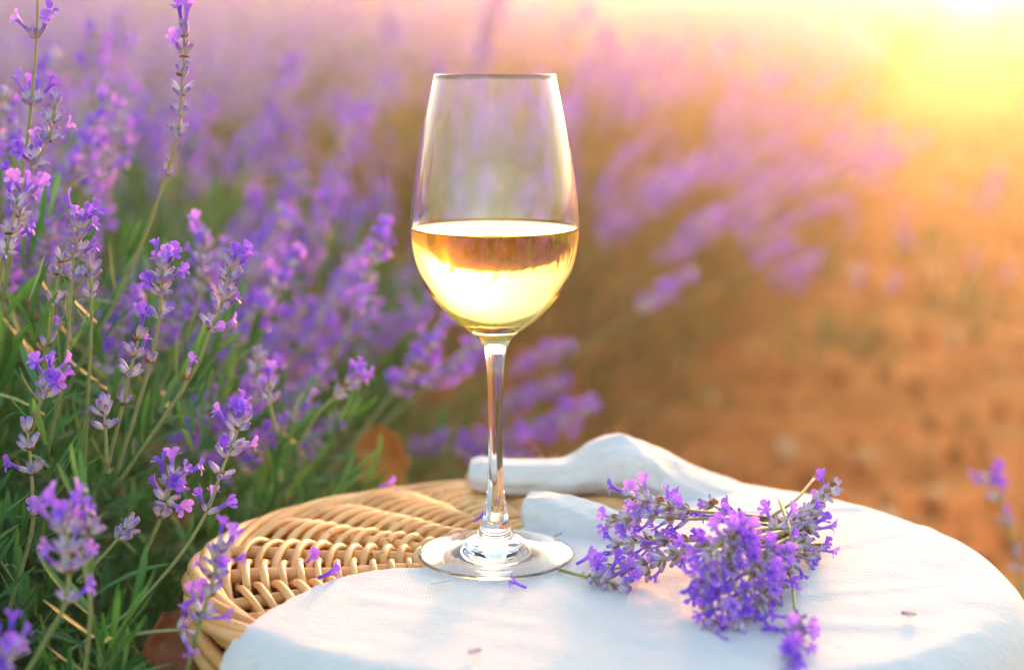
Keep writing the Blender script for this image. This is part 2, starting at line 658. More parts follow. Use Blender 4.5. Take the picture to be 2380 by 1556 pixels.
STALKS = [stalk_mesh(100 + i, L, h) for i, (L, h) in enumerate(
    [(0.26, 0.05), (0.30, 0.06), (0.24, 0.045), (0.33, 0.055), (0.28, 0.065), (0.22, 0.04), (0.31, 0.05), (0.27, 0.055), (0.25, 0.06), (0.35, 0.065)])]
STALK_LEN = [0.26, 0.30, 0.24, 0.33, 0.28, 0.22, 0.31, 0.27, 0.25, 0.35]

def foliage_arrays(center, rx, ry, h, n_shoots, rg, leaf_len=(0.022, 0.040), per=16, shell=(0.62, 1.0)):
    """leaf frames and positions over a dome: returns (mats, pos)"""
    mats, pos = [], []
    for _ in range(n_shoots):
        a = rg.uniform(0, 2 * math.pi)
        ct = rg.uniform(0.0, 1.0) ** 0.8
        st = math.sqrt(max(0, 1 - ct * ct))
        nrm = Vector((math.cos(a) * st, math.sin(a) * st, ct))
        rho = rg.uniform(*shell)
        p = Vector((center[0] + nrm.x * rx * rho, center[1] + nrm.y * ry * rho, center[2] + max(0.01, nrm.z * h * rho)))
        axis = (nrm * 0.55 + Vector((rg.uniform(-.5, .5), rg.uniform(-.5, .5), 0.9))).normalized()
        L = rg.uniform(0.05, 0.10)
        for k in range(per):
            s = (k + rg.random()) / per
            fr = frame(axis, rg.uniform(0, 6.28))
            side = Vector(fr[:, 0])
            th = R(62 - 42 * s + rg.uniform(-12, 12))
            d = axis * math.cos(th) + side * math.sin(th)
            f2 = frame(d, 0)
            # turn the leaf so that its face looks towards the shoot axis
            x = axis - Vector(d) * axis.dot(d)
            x.normalize()
            y = Vector(d).cross(x)
            ln = rg.uniform(*leaf_len) * (1.0 - 0.35 * s)
            f2 = np.array([list(x), list(y), list(d)]).T
            mats.append(f2 * ln)
            pos.append(list(p + axis * (L * s)))
    return np.array(mats), np.array(pos)

def foliage_mesh(name, center, rx, ry, h, n_shoots, seed, lo=True, **kw):
    rg = random.Random(seed)
    mats, pos = foliage_arrays(center, rx, ry, h, n_shoots, rg, **kw)
    mb = MB()
    if lo:
        mb.scatter(LEAF_LO, mats, pos, [rg.random() for _ in pos])
    else:
        pick = np.array([rg.randrange(3) for _ in pos])
        for k in range(3):
            i = np.where(pick == k)[0]
            mb.scatter(LEAVES[k], mats[i], pos[i], [rg.random() ** 1.3 for _ in i])
    return mb.mesh(name, [M['leaf']])

# ------------------------------------------------------------------ terrain
def sstep(a, b, x):
    t = min(1, max(0, (x - a) / (b - a)))
    return t * t * (3 - 2 * t)

def terrain(x, y):
    edge = 0.25 + 0.30 * (y - 2.4)
    left = 1 - sstep(-1.0, 6.0, x - edge - 1.5)
    s = max(0, y - 5)
    h = 0.075 * s * left + 0.058 * s * (1 - left)
    h += 0.05 * noise.noise(Vector((x * 0.15, y * 0.15, 3)))* min(1, (abs(x) + abs(y)) / 8)
    return h

def make_ground():
    xs = np.concatenate([np.linspace(-58, -6, 40), np.linspace(-5.5, 6, 150), np.linspace(6.8, 58, 40)])
    ys = np.concatenate([np.linspace(-14, -1, 12), np.linspace(-0.5, 9, 170), np.linspace(9.5, 32, 46)])
    V, F = [], []
    for y in ys:
        for x in xs:
            near = 1 if (-5.5 <= x <= 6 and -0.5 <= y <= 9) else 0
            dz = 0
            if near:
                dz = 0.022 * noise.noise(Vector((x * 5, y * 5, 0))) + 0.012 * noise.noise(Vector((x * 14, y * 14, 5)))
            V.append((x, y, terrain(x, y) + dz - 0.01))
    nx = len(xs)
    for j in range(len(ys) - 1):
        for i in range(nx - 1):
            F.append((j * nx + i, j * nx + i + 1, (j + 1) * nx + i + 1, (j + 1) * nx + i))
    me = bpy.data.meshes.new('ground')
    me.from_pydata(V, [], F)
    me.materials.append(M['soil'])
    me.polygons.foreach_set('use_smooth', np.ones(len(F), bool))
    o = link('ground', me)
    o['kind'] = 'structure'
    o['label'] = 'orange brown bare soil of the lavender field'
    return o
make_ground()

def make_clods():
    rg = random.Random(5)
    # a lumpy low stone
    base = []
    phi = (1 + 5 ** 0.5) / 2
    for a in (-1, 1):
        for b in (-phi, phi):
            base += [(0, a, b), (a, b, 0), (b, 0, a)]
    base = np.array(base) / 1.9
    import itertools
    faces = []
    E = 2 / 1.9 + 0.01
    for i, j, k in itertools.combinations(range(12), 3):
        if all(np.linalg.norm(base[p] - base[q]) < E for p, q in ((i, j), (j, k), (i, k))):
            nrm = np.cross(base[j] - base[i], base[k] - base[i])
            faces.append([i, j, k] if nrm @ base[i] > 0 else [i, k, j])
    mats, pos, rr = [], [], []
    for _ in range(5200):
        y = 1.2 + 7.5 * rg.random() ** 1.3
        x = 0.1 + 0.30 * (y - 2.4) + rg.uniform(-0.3, 3.2)
        s = 0.006 + 0.02 * rg.random() ** 3
        f = frame((rg.uniform(-1, 1), rg.uniform(-1, 1), rg.uniform(-1, 1)), rg.uniform(0, 6))
        mats.append(f * np.array([s, s * rg.uniform(.6, 1), s * rg.uniform(.4, .9)]))
        pos.append((x, y, terrain(x, y) + s * 0.2))
        rr.append(rg.random())
    mb = MB()
    mb.scatter((base, faces, np.zeros(12)), mats, pos, rr)
    o = link('soil_clods', mb.mesh('soil_clods', [M['clod']], smooth=False))
    o['kind'] = 'stuff'
    o['label'] = 'crumbled orange clods and chips lying on the bare soil path'
make_clods()

# ------------------------------------------------------------------ lavender bushes out of focus
FOL_MID = [foliage_mesh('foliage', (0, 0, 0), 0.37, 0.37, 0.45, 900, 40 + i, True, leaf_len=(0.03, 0.05), per=14) for i in range(2)]

FOL_OLD = [foliage_mesh('foliage', (0, 0, 0), 0.37, 0.37, 0.43, 620, 60 + i, True, leaf_len=(0.03, 0.05), per=13) for i in range(2)]
for _m in FOL_OLD:
    _m.materials[0] = M['leaf_old']

def mid_bush(loc, label, n_stalks, seed, lean=(0.12, 0), scale=1.0, keep=None, group=None):
    rg = random.Random(seed)
    root = empty('lavender_bush', loc, label, 'lavender bush', group)
    f = link('foliage', rg.choice(FOL_MID if seed == 1 else FOL_OLD), root, mat4=Matrix.Rotation(rg.uniform(0, 6), 4, 'Z') @ Matrix.Scale(scale, 4))
    f['kind'] = 'stuff'
    k = tries = 0
    while k < n_stalks and tries < n_stalks * 8:
        tries += 1
        a = rg.uniform(0, 6.28)
        t = rg.random() ** 0.6
        i = rg.randrange(len(STALKS))
        L = STALK_LEN[i] * scale
        d = Vector((math.cos(a) * t * 0.95 + lean[0], math.sin(a) * t * 0.95 + lean[1], 1.0 - 0.45 * t)).normalized()
        b = Vector((math.cos(a) * t * 0.24, math.sin(a) * t * 0.24, 0.26 - 0.10 * t)) * scale
        ext = rg.uniform(0.75, 1.25)
        tip = Vector(loc) + b + d * L * ext
        if keep and not keep(tip):
            continue
        link('flower_stalk', STALKS[i], root, mat4=m4(frame(d, rg.uniform(0, 6)), b, scale * ext))
        k += 1
    return root

mid_bush((-0.40, 1.45, terrain(-.4, 1.45)), 'dense lavender bush standing directly behind the basket rim and the stem of the glass', 95, 1, (0.22, -0.1), 1.05,
         keep=lambda t: t.y > 1.0)
mid_bush((-0.10, 2.25, terrain(-.1, 2.25)), 'blurred lavender bush seen through and just beside the upper bowl of the glass', 80, 2, (0.2, 0), 1.1)
mid_bush((0.13, 3.0, terrain(.13, 3.0)), 'blurred lavender bush with olive green flank where the row meets the orange soil', 120, 3, (0.10, 0), 1.1)
mid_bush((0.42, 3.8, terrain(.42, 3.8)), 'pinkish blurred lavender bush on the path side of the row, upper right of the glass', 130, 4, (0.10, 0), 1.1)
mid_bush((0.70, 4.7, terrain(.7, 4.7)), 'warm lit blurred lavender bush last before the row melts into the golden glow', 105, 5, (0.08, 0), 1.1)

# low-detail bush for the rows beyond
def far_bush_meshes(seed):
    rg = random.Random(seed)
    fol = foliage_mesh('foliage', (0, 0, 0), 0.42, 0.42, 0.42, 150, seed + 5, True, leaf_len=(0.07, 0.11), per=8)
    mb = MB()
    P, Mx, rr, fP, fM, fr_ = [], [], [], [], [], []
    for _ in range(230):
        a = rg.uniform(0, 6.28); t = rg.random() ** 0.6
        d = Vector((math.cos(a) * t * 0.9, math.sin(a) * t * 0.9, 1.0 - 0.4 * t)).normalized()
        b = Vector((math.cos(a) * t * 0.24, math.sin(a) * t * 0.24, 0.26))
        L = rg.uniform(0.2, 0.40)
        tube(mb, [b, b + d * L], 0.0015, 3, 0.5, cap=False)
        for j in range(7):
            q = b + d * (L - 0.055 * rg.random())
            s = rg.uniform(0.012, 0.02)
            f = frame(d + Vector((rg.uniform(-.8, .8), rg.uniform(-.8, .8), 0)), 0)
            if j < 4:
                P.append(list(q)); Mx.append(f * s * np.array([2.2, 2.2, 1])); rr.append(rg.random())
            else:
                fP.append(list(q)); fM.append(f * s * 1.1); fr_.append(rg.random())
    mb.scatter(CALYX_LO, Mx, P, rr, 1)
    mb.scatter(FLORETS_LO[0], fM, fP, fr_, 2)
    return fol, mb.mesh('flower_heads', [M['stem'], M['calyx'], M['floret']])
FAR = [far_bush_meshes(900 + i) for i in range(3)]

def far_bush(x, y, s, seed, label, group):
    rg = random.Random(seed)
    root = empty('lavender_bush', (x, y, terrain(x, y) - 0.01), label, 'lavender bush', group)
    root.rotation_euler.z = rg.uniform(0, 6.28)
    root.scale = (s, s, s * rg.uniform(0.95, 1.15))
    fo, fl = rg.choice(FAR)
    a = link('foliage', fo, root); a['kind'] = 'stuff'
    b = link('flower_heads', fl, root)
    return root

ORD = ['first', 'second', 'third', 'fourth', 'fifth', 'sixth', 'seventh', 'eighth', 'ninth']
_k = 0
for row in range(0, 9):
    off = -1.5 * row
    y = 5.6 if row == 0 else 1.7 + 0.3 * row
    while y < 31:
        x = -0.15 + 0.30 * (y - 2.4) + off + rnd.uniform(-.12, .12)
        inview = abs(x) < 0.40 * y + 0.5
        if inview:
            _k += 1
            if row == 0:
                far_bush(x, y, rnd.uniform(1.05, 1.25), _k, 'lavender bush fused into the pink haze along the path-side row', 'far bushes of the path-side row')
            else:
                far_bush(x, y, rnd.uniform(1.05, 1.3), _k, 'out of focus lavender bush in the %s row back from the path' % ORD[row], 'bushes of the %s lavender row' % ORD[row])
        y += rnd.uniform(0.62, 0.8) * (1 + 0.05 * max(0, y - 6))
# the row on the far side of the path
y = 5.0
while y < 31:
    x = 0.60 + 0.30 * (y - 2.4) + 0.9 + rnd.uniform(-.1, .1)
    if x < 0.40 * y + 0.6:
        _k += 1
        far_bush(x, y, rnd.uniform(0.8, 1.0), _k, 'lavender bush beyond the soil path dissolving in the golden glare', 'bushes across the soil path')
    y += rnd.uniform(0.9, 1.2) * (1 + 0.05 * max(0, y - 6))

# sparse self-sown tufts on the bare soil
def soil_tuft(x, y, n, seed, label):
    rg = random.Random(seed)
    root = empty('lavender_tuft', (x, y, terrain(x, y) - 0.01), label, 'lavender tuft', 'lavender tufts on the soil path')
    f = link('foliage', foliage_mesh('foliage', (0, 0, 0), 0.10, 0.10, 0.09, 26, seed, True), root)
    f['kind'] = 'stuff'
    for k in range(n):
        i = rg.randrange(len(STALKS))
        a = rg.uniform(0, 6.28)
        d = Vector((math.cos(a) * 0.55, math.sin(a) * 0.55, 1)).normalized()
        link('flower_stalk', STALKS[i], root, mat4=m4(frame(d, a), Vector((math.cos(a) * 0.03, math.sin(a) * 0.03, 0.02)), rg.uniform(0.7, 1.1)))
soil_tuft(0.62, 2.75, 7, 61, 'sparse lavender tuft on the soil just above the right half of the linen')
soil_tuft(0.98, 3.15, 6, 62, 'small blurred lavender tuft on the soil near the right picture edge')
soil_tuft(1.25, 4.3, 8, 63, 'pink blurred lavender tuft farthest up the bare soil path')
soil_tuft(0.80, 3.9, 6, 64, 'thin lavender tuft on the soil beside the row edge')

# small tree in the glare
def make_tree(x, y, h, w, label):
    rg = random.Random(77)
    z = terrain(x, y)
    root = empty('tree', (x, y, z - 0.02), label, 'tree')
    mb = MB()
    tube(mb, catmull([(0, 0, 0), (0.03, 0, h * .35), (-0.03, 0.02, h * .9)], 10), [0.09 * (1 - 0.08 * i) for i in range(11)], 8)
    for k in range(14):
        z0 = h * rg.uniform(0.2, 0.75)
        a = rg.uniform(0, 6.28)
        e = Vector((math.cos(a) * w * .4, math.sin(a) * w * .4, z0 + h * 0.2))
        tube(mb, [Vector((0, 0, z0)), e * 0.5 + Vector((0, 0, z0 * .5 + .02)), e], [0.03, 0.02, 0.008], 5)
    link('trunk', mb.mesh('trunk', [M['bark']]), root)
    mb = MB()
    mats, pos, rr = [], [], []
    for _ in range(110):
        a = rg.uniform(0, 6.28)
        zz = rg.random()
        rad = w * 0.5 * math.sin(math.pi * min(1, 0.15 + 0.85 * zz)) ** 0.8 * rg.random() ** 0.4
        c = Vector((math.cos(a) * rad, math.sin(a) * rad, h * (0.18 + 0.82 * zz)))
        for j in range(26):
            p = c + Vector((rg.gauss(0, 1), rg.gauss(0, 1), rg.gauss(0, 1))) * w * 0.07
            mats.append(frame((rg.uniform(-1, 1), rg.uniform(-1, 1), rg.uniform(-.6, 1)), rg.uniform(0, 6)) * 0.16)
            pos.append(list(p)); rr.append(rg.random())
    mb.scatter(tmpl_leaf(2, 0.22, 0.5), mats, pos, rr)
    link('crown', mb.mesh('crown', [M['tree']]), root)
make_tree(7.2, 26, 2.0, 1.4, 'yellow green tree lost in the bright glare above the soil path')

# ------------------------------------------------------------------ near lavender bush (in focus)
AC = Vector((-0.43, 0.76, 0.0))
near = empty('lavender_bush', AC, 'sharp lavender bush with grey green leaves growing against the wicker basket', 'lavender bush')
INV = Matrix.Translation(-AC)

def make_near_foliage():
    rg = random.Random(31)
    mats, pos = foliage_arrays((0, 0, 0), 0.44, 0.50, 0.49, 3100, rg, (0.024, 0.042), 15, (0.55, 1.0))
    # keep clear of the basket
    wp = pos + np.array(AC)
    u = wp[:, 0] - 0.035; v = wp[:, 1] - 0.63
    c10, s10 = math.cos(R(-10)), math.sin(R(-10))
    lu = u * c10 + v * s10; lv = -u * s10 + v * c10
    out = (lu / 0.20) ** 2 + (lv / 0.16) ** 2 > 1.0
    out &= ~((wp[:, 1] < 0.46) & (wp[:, 0] > -0.16))
    mats, pos, wp = mats[out], pos[out], wp[out]
    # the leaves that show largest become single parts
    cam_d = np.linalg.norm(wp - np.array([0, 0, EYE]), axis=1)
    sx = wp[:, 0] / np.maximum(wp[:, 1], 0.05)
    score = cam_d + np.where((np.abs(sx) < 0.35) & (wp[:, 2] > 0.25), 0, 5)
    order = np.argsort(score)
    single = order[:300]
    rest = order[300:]
    for i in single:
        link('leaf', rg.choice(LEAF_MESH), near, mat4=m4(mats[i] / 0.034, pos[i], 1.0))
    mb = MB()
    pick = np.array([rg.randrange(3) for _ in rest])
    for k in range(3):
        idx = rest[pick == k]
        mb.scatter(LEAVES[k], mats[idx], pos[idx], [rg.random() ** 1.3 for _ in idx])
    o = link('foliage', mb.mesh('foliage', [M['leaf']]), near)
    o['kind'] = 'stuff'
make_near_foliage()

# stems: pixel path from root to tip, depth at root and tip, whorls (x, y, calyces, florets, tilt)
HERO = [
    ([(60, 1120), (180, 860), (270, 700), (340, 540), (385, 410), (415, 300), (425, 170), (430, 45)], .74, .66,
     [(384, 412, 2, 0, 25), (418, 303, 6, 0, 42), (415, 270, 4, 0, 35), (420, 220, 5, 0, 40), (420, 175, 4, 0, 25), (424, 130, 3, 1, 20), (428, 92, 2, 2, 10)]),
    ([(-20, 900), (20, 600), (60, 350), (75, 210), (85, 90), (88, -60)], .70, .66,
     [(60, 345, 5, 1, 50), (76, 242, 6, 3, 50), (86, 92, 4, 3, 35)]),
    ([(5, 700), (40, 520), (70, 400), (110, 330), (130, 240)], .68, .66,
     [(45, 500, 4, 1, 50), (55, 455, 7, 3, 48), (85, 385, 6, 3, 48), (112, 330, 6, 2, 45), (128, 285, 6, 0, 40), (130, 250, 3, 0, 15)]),
    ([(-30, 900), (0, 640), (20, 560), (40, 460)], .66, .64,
     [(10, 585, 4, 2, 55), (22, 545, 5, 1, 55), (38, 480, 5, 2, 40)]),
    ([(70, 980), (105, 830), (125, 705), (140, 610)], .68, .66,
     [(112, 800, 1, 1, 25), (124, 706, 5, 0, 48), (138, 640, 6, 0, 52), (142, 612, 4, 0, 40)]),
    ([(110, 1050), (150, 860), (163, 700), (172, 600), (182, 520)], .67, .65,
     [(165, 640, 6, 0, 50), (172, 590, 6, 1, 45), (178, 560, 5, 2, 35), (182, 530, 3, 4, 18)]),
    ([(195, 1080), (210, 800), (212, 690), (205, 600)], .68, .66,
     [(212, 690, 3, 0, 38), (208, 640, 6, 0, 45), (205, 610, 4, 0, 30)]),
    ([(270, 1100), (345, 860), (370, 735), (376, 650), (380, 590)], .66, .64,
     [(347, 850, 2, 0, 25), (371, 733, 4, 0, 48), (375, 682, 5, 1, 48), (378, 650, 6, 3, 45), (380, 620, 4, 4, 25)]),
    ([(270, 1130), (440, 880), (490, 765), (520, 690), (540, 600)], .66, .65,
     [(488, 768, 4, 2, 50), (508, 720, 4, 1, 45), (522, 690, 5, 0, 40), (532, 650, 6, 1, 42), (540, 615, 5, 2, 25)]),
    ([(245, 1100), (285, 940), (300, 870), (318, 805), (325, 770)], .66, .65,
     [(288, 945, 2, 0, 30), (300, 872, 4, 0, 48), (312, 830, 3, 1, 45), (323, 790, 3, 1, 10)]),
    ([(400, 940), (425, 905), (436, 872)], .66, .655, [(434, 880, 0, 1, 8)]),
    ([(60, 1050), (85, 960), (105, 905), (120, 870)], .63, .62,
     [(98, 925, 3, 0, 40), (106, 900, 4, 3, 45), (116, 880, 2, 4, 35)]),
    ([(248, 1075), (245, 1000), (240, 945)], .65, .65, [(246, 995, 3, 0, 48), (242, 960, 5, 0, 45), (240, 948, 3, 0, 15)]),
    ([(40, 1580), (180, 1500), (300, 1420), (410, 1300), (480, 1190), (515, 1095), (545, 1020), (568, 945)], .62, .62,
     [(476, 1196, 0, 3, 40), (513, 1102, 4, 0, 55), (528, 1065, 2, 2, 55), (540, 1035, 5, 0, 50), (552, 1000, 4, 2, 45), (562, 965, 4, 3, 30)]),
    ([(330, 1300), (372, 1205), (390, 1150), (405, 1105)], .64, .63,
     [(374, 1203, 4, 0, 30), (385, 1165, 4, 3, 60), (395, 1130, 5, 3, 55), (402, 1115, 3, 3, 35)]),
    ([(20, 1420), (72, 1240), (75, 1150), (70, 1060), (62, 990)], .63, .62,
     [(76, 1200, 0, 1, 45), (74, 1100, 3, 1, 45), (70, 1045, 4, 0, 40), (64, 1005, 3, 0, 20)]),
    ([(40, 1600), (110, 1480), (152, 1400), (160, 1320), (155, 1230), (150, 1180)], .52, .52,
     [(154, 1398, 3, 1, 45), (160, 1335, 5, 1, 45), (158, 1280, 4, 2, 55), (156, 1230, 4, 4, 55), (152, 1195, 3, 4, 35)]),
    ([(190, 1620), (210, 1420), (195, 1310), (205, 1225)], .54, .53, [(190, 1300, 3, 1, 40), (200, 1245, 5, 1, 45), (204, 1230, 3, 0, 20)]),
    ([(180, 1350), (240, 1290), (275, 1250), (298, 1222)], .63, .63, [(272, 1254, 3, 0, 35), (285, 1240, 3, 0, 40), (295, 1226, 4, 0, 25)]),
    ([(425, 1600), (455, 1480), (490, 1365), (505, 1300), (515, 1262)], .55, .545,
     [(470, 1430, 3, 4, 60), (484, 1385, 2, 1, 30), (500, 1340, 5, 1, 50), (508, 1305, 5, 3, 55), (514, 1280, 3, 2, 30)]),
    ([(250, 1560), (280, 1490), (330, 1470), (420, 1462)], .56, .55, [(424, 1462, 2, 2, 60)]),
    ([(-30, 1620), (0, 1560), (18, 1505)], .50, .49, [(5, 1545, 3, 2, 45), (16, 1512, 4, 4, 40)]),
    ([(690, 1040), (740, 960), (790, 910), (818, 885)], .76, .76, [(780, 920, 4, 0, 40), (805, 897, 3, 3, 40), (815, 888, 2, 3, 25)]),
    ([(640, 1000), (628, 940), (622, 900)], .72, .72, [(626, 935, 4, 1, 45), (623, 905, 3, 3, 35)]),
    ([(590, 900), (598, 860), (600, 830)], .73, .73, [(597, 865, 5, 0, 45), (600, 838, 5, 0, 30)]),
    ([(680, 1000), (760, 860), (820, 740), (850, 660), (885, 560)], .86, .88,
     [(824, 728, 6, 3, 52), (838, 700, 6, 3, 48), (858, 650, 6, 2, 48), (872, 610, 6, 3, 48), (882, 580, 6, 4, 40), (888, 560, 4, 3, 20)]),
    ([(300, 1060), (440, 760), (470, 650), (470, 560)], .78, .78,
     [(468, 650, 6, 2, 45), (470, 610, 7, 2, 48), (470, 580, 6, 2, 40), (470, 560, 4, 1, 20)]),
]
def make_heroes():
    rg = random.Random(12)
    for pts, y0, y1, wh in HERO:
        n = len(pts)
        path3 = []
        for i, (x, y) in enumerate(pts):
            path3.append(at(x, y, y0 + (y1 - y0) * i / (n - 1)))
        path = catmull(path3, 40)
        ws = []
        for (x, y, nc, nf, tilt) in wh:
            # depth of the nearest stem point in the picture
            bi = min(range(len(path)), key=lambda i: (path[i] - at(x, y, path[i].y)).length)
            ws.append((path[bi], int(nc * 1.25 + .5), nf, tilt))
        hero_stalk(near, INV, path, ws, rg, 0.0008, 0.86 if y0 < 0.58 else 0.95)
make_heroes()

# further stalks of the near bush, behind the sharp ones
def near_back_stalks():
    rg = random.Random(8)
    k = 0
    while k < 110:
        a = rg.uniform(-0.9, 2.6)
        t = rg.random() ** 0.6
        i = rg.randrange(len(STALKS))
        b = Vector((math.cos(a) * t * 0.26, math.sin(a) * t * 0.26, 0.30 - 0.08 * t))
        d = Vector((math.cos(a) * t * 0.75 + 0.12, math.sin(a) * t * 0.6, 1.0 - 0.3 * t)).normalized()
        s = rg.uniform(0.75, 1.1)
        tip = AC + b + d * STALK_LEN[i] * s
        if tip.y < 0.80 or tip.z > 0.72:
            continue
        if tip.x > -0.13 and tip.y < 0.95:
            continue
        link('flower_stalk', STALKS[i], near, mat4=m4(frame(d, rg.uniform(0, 6)), b, s))
        k += 1
near_back_stalks()

# sparse lavender stalk to the right of the basket, behind
rp = at(2340, 1556, 1.0)
right_plant = empty('lavender_plant', (rp.x, rp.y, terrain(rp.x, rp.y)), 'lone thin lavender stalk with two violet flowers at the right edge beside the cloth', 'lavender plant')
def make_right_plant():
    rg = random.Random(3)
    inv = Matrix.Translation(-Vector(right_plant.location))
    for pts, wh in (
        ([(2420, 1900), (2375, 1400), (2350, 1260), (2325, 1170), (2300, 1110)], [(2338, 1215, 3, 1, 45), (2322, 1160, 3, 1, 45), (2308, 1130, 2, 3, 60), (2300, 1112, 1, 3, 60)]),
        ([(2440, 1900), (2400, 1500), (2368, 1330), (2362, 1290)], [(2368, 1330, 3, 0, 45), (2363, 1295, 3, 0, 30)])):
        path = catmull([at(x, y, 1.0) for x, y in pts], 40)
        hero_stalk(right_plant, inv, path, [(at(x, y, 1.0), a, b, t) for x, y, a, b, t in wh], rg, 0.0009, 1.1)
    fol = foliage_mesh('foliage', (0.05, 0, 0), 0.12, 0.12, 0.10, 60, 4, True)
    o = link('foliage', fol, right_plant); o['kind'] = 'stuff'
make_right_plant()

# ------------------------------------------------------------------ wicker basket
BC = Vector((0.030, 0.63, 0.0))
BROT = R(-10)
LA, LB = 0.177, 0.141             # half axes of the oval lid
LIDZ = 0.372                      # mid plane of the lid weave
basket = empty('wicker_basket', (BC.x, BC.y, 0), 'oval wicker basket with a closed peeled willow lid half covered by linen', 'basket')
basket.rotation_euler.z = BROT

def lid_z(rho):
    return LIDZ + 0.003 * (1 - rho * rho)

def make_lid():
    rg = random.Random(21)
    NS = 24
    lid = empty('lid', (0, 0, 0))
    lid.parent = basket
    # stakes
    for j in range(NS):
        a = 2 * math.pi * j / NS + math.pi / NS * 0
        pts = []
        for i in range(14):
            rho = 0.06 + 0.92 * i / 13
            pts.append((LA * rho * math.cos(a), LB * rho * math.sin(a), lid_z(rho) - 0.0005 + 0.0006 * math.sin(i * 1.3 + j)))
        mb = MB()
        r = 0.0031 * rg.uniform(0.9, 1.1)
        tube(mb, pts, r, 8, rg.random())
        link('stake', mb.mesh('stake', [M['wicker']]), lid)
    # weavers: fine ones near the middle, thick ones outside
    rhos = []
    rho = 0.10
    while rho < 0.30:
        rhos.append((rho, 0.0012)); rho += 0.0155
    while rho < 0.905:
        rhos.append((rho, 0.0018 * rg.uniform(0.85, 1.15))); rho += 0.0225 * rg.uniform(0.9, 1.1)
    for k, (rho, r) in enumerate(rhos):
        pts = []
        seg = NS * 6
        ph = rg.uniform(0, 6)
        for i in range(seg):
            a = 2 * math.pi * i / seg
            w = math.cos(NS * a / 2 + (math.pi if k % 2 else 0))
            w = math.copysign(abs(w) ** 0.65, w)
            amp = 0.0034 if r > 0.0015 else 0.0024
            q = rho + 0.003 * math.sin(3 * a + ph) + 0.0015 * math.sin(11 * a + ph * 2)
            pts.append((LA * q * math.cos(a), LB * q * math.sin(a), lid_z(rho) + amp * w + 0.0004 * math.sin(7 * a + ph)))
        mb = MB()
        tube(mb, pts, r, 7, rg.random(), closed=True)
        link('weaver', mb.mesh('weaver', [M['wicker']]), lid)
    # border: rods wrapped slowly round each other
    for s in range(7):
        pts = []
        seg = 150
        for i in range(seg):
            a = 2 * math.pi * i / seg
            tw = 4 * a + 2 * math.pi * s / 7
            off = 0.0056
            rr_ = off * math.cos(tw) * 1.15
            pts.append(((LA * 0.955 + rr_) * math.cos(a), (LB * 0.95 + rr_) * math.sin(a), LIDZ - 0.002 + off * 0.8 * math.sin(tw)))
        mb = MB()
        tube(mb, pts, 0.0029 * rg.uniform(0.85, 1.1), 8, rg.random(), closed=True)
        link('border_rod', mb.mesh('border_rod', [M['wicker']]), lid)
make_lid()

def make_body():
    rg = random.Random(22)
    body = empty('body', (0, 0, 0))
    body.parent = basket
    top = LIDZ - 0.012
    # upper band of pale rods, then broad brown plaits
    NS = 36
    def outline(z):
        return 0.90 + 0.06 * (z / top)
    for j in range(NS):
        a = 2 * math.pi * j / NS
        pts = [(LA * outline(z) * math.cos(a), LB * outline(z) * math.sin(a), z) for z in np.linspace(0.0, top, 8)]
        mb = MB()
        tube(mb, pts, 0.003, 6, rg.random())
        link('stake', mb.mesh('stake', [M['wicker_brown']]), body)
    z = top - 0.003
    k = 0
    while z > 0.02:
        pale = z > top - 0.012
        r = 0.0034 if pale else 0.0046
        pts = []
        seg = NS * 4
        for i in range(seg):
            a = 2 * math.pi * i / seg
            w = math.cos(NS * a / 2 + (math.pi if k % 2 else 0)) * 0.004
            if pale:
                w = 0.001 * math.sin(5 * a + k) + 0.004
            dz = 0.0012 * math.sin(9 * a + k * 2)
            pts.append(((LA * outline(z) + w) * math.cos(a), (LB * outline(z) + w) * math.sin(a), z + dz))
        mb = MB()
        tube(mb, pts, r, 7, rg.random(), closed=True)
        link('weaver', mb.mesh('weaver', [M['wicker'] if pale else M['wicker_brown']]), body)
        z -= 0.0062 if pale else 0.0078
        k += 1
make_body()

# ------------------------------------------------------------------ linen cloth
CLOTH_Z = LIDZ + 0.0085
def cloth_world(u, v):
    """sheet coordinates (world plan offset from the basket centre) -> world point"""
    c, s = math.cos(BROT), math.sin(BROT)
    lu, lv = u * c + v * s, -u * s + v * c
    L = math.hypot(lu, lv) + 1e-9
    rho = math.sqrt((lu / (LA + 0.015)) ** 2 + (lv / (LB + 0.015)) ** 2) + 1e-9
    edge = L / rho
    cr = 0.022
    flat = edge - cr * 0.9
    ang = math.atan2(lv, lu)
    if L <= flat:
        r, z = L, CLOTH_Z
    else:
        t = L - flat
        th = min(t / cr, R(86))
        r = flat + cr * math.sin(th)
        z = CLOTH_Z - cr * (1 - math.cos(th))
        rest = t - cr * th
        if rest > 0:
            z -= rest * math.sin(R(86))
            r += rest * math.cos(R(86)) + min(rest / 0.08, 1) * 0.010 * math.sin(ang * 9 + 0.7) 
    k = r / L
    x, y = BC.x + u * k, BC.y + v * k
    return x, y, z

CLOTH_EDGE = [(-0.30, 0.36), (-0.165, 0.485), (-0.110, 0.540), (-0.0975, 0.566), (-0.079, 0.598), (-0.058, 0.612), (-0.036, 0.6165), (-0.012, 0.628), (-0.002, 0.648), (0.003, 0.668),
              (0.020, 0.690), (0.060, 0.704), (0.075, 0.716), (0.055, 0.727), (0.0, 0.733), (-0.018, 0.740), (-0.022, 0.752), (-0.028, 0.790), (-0.05, 0.90)]

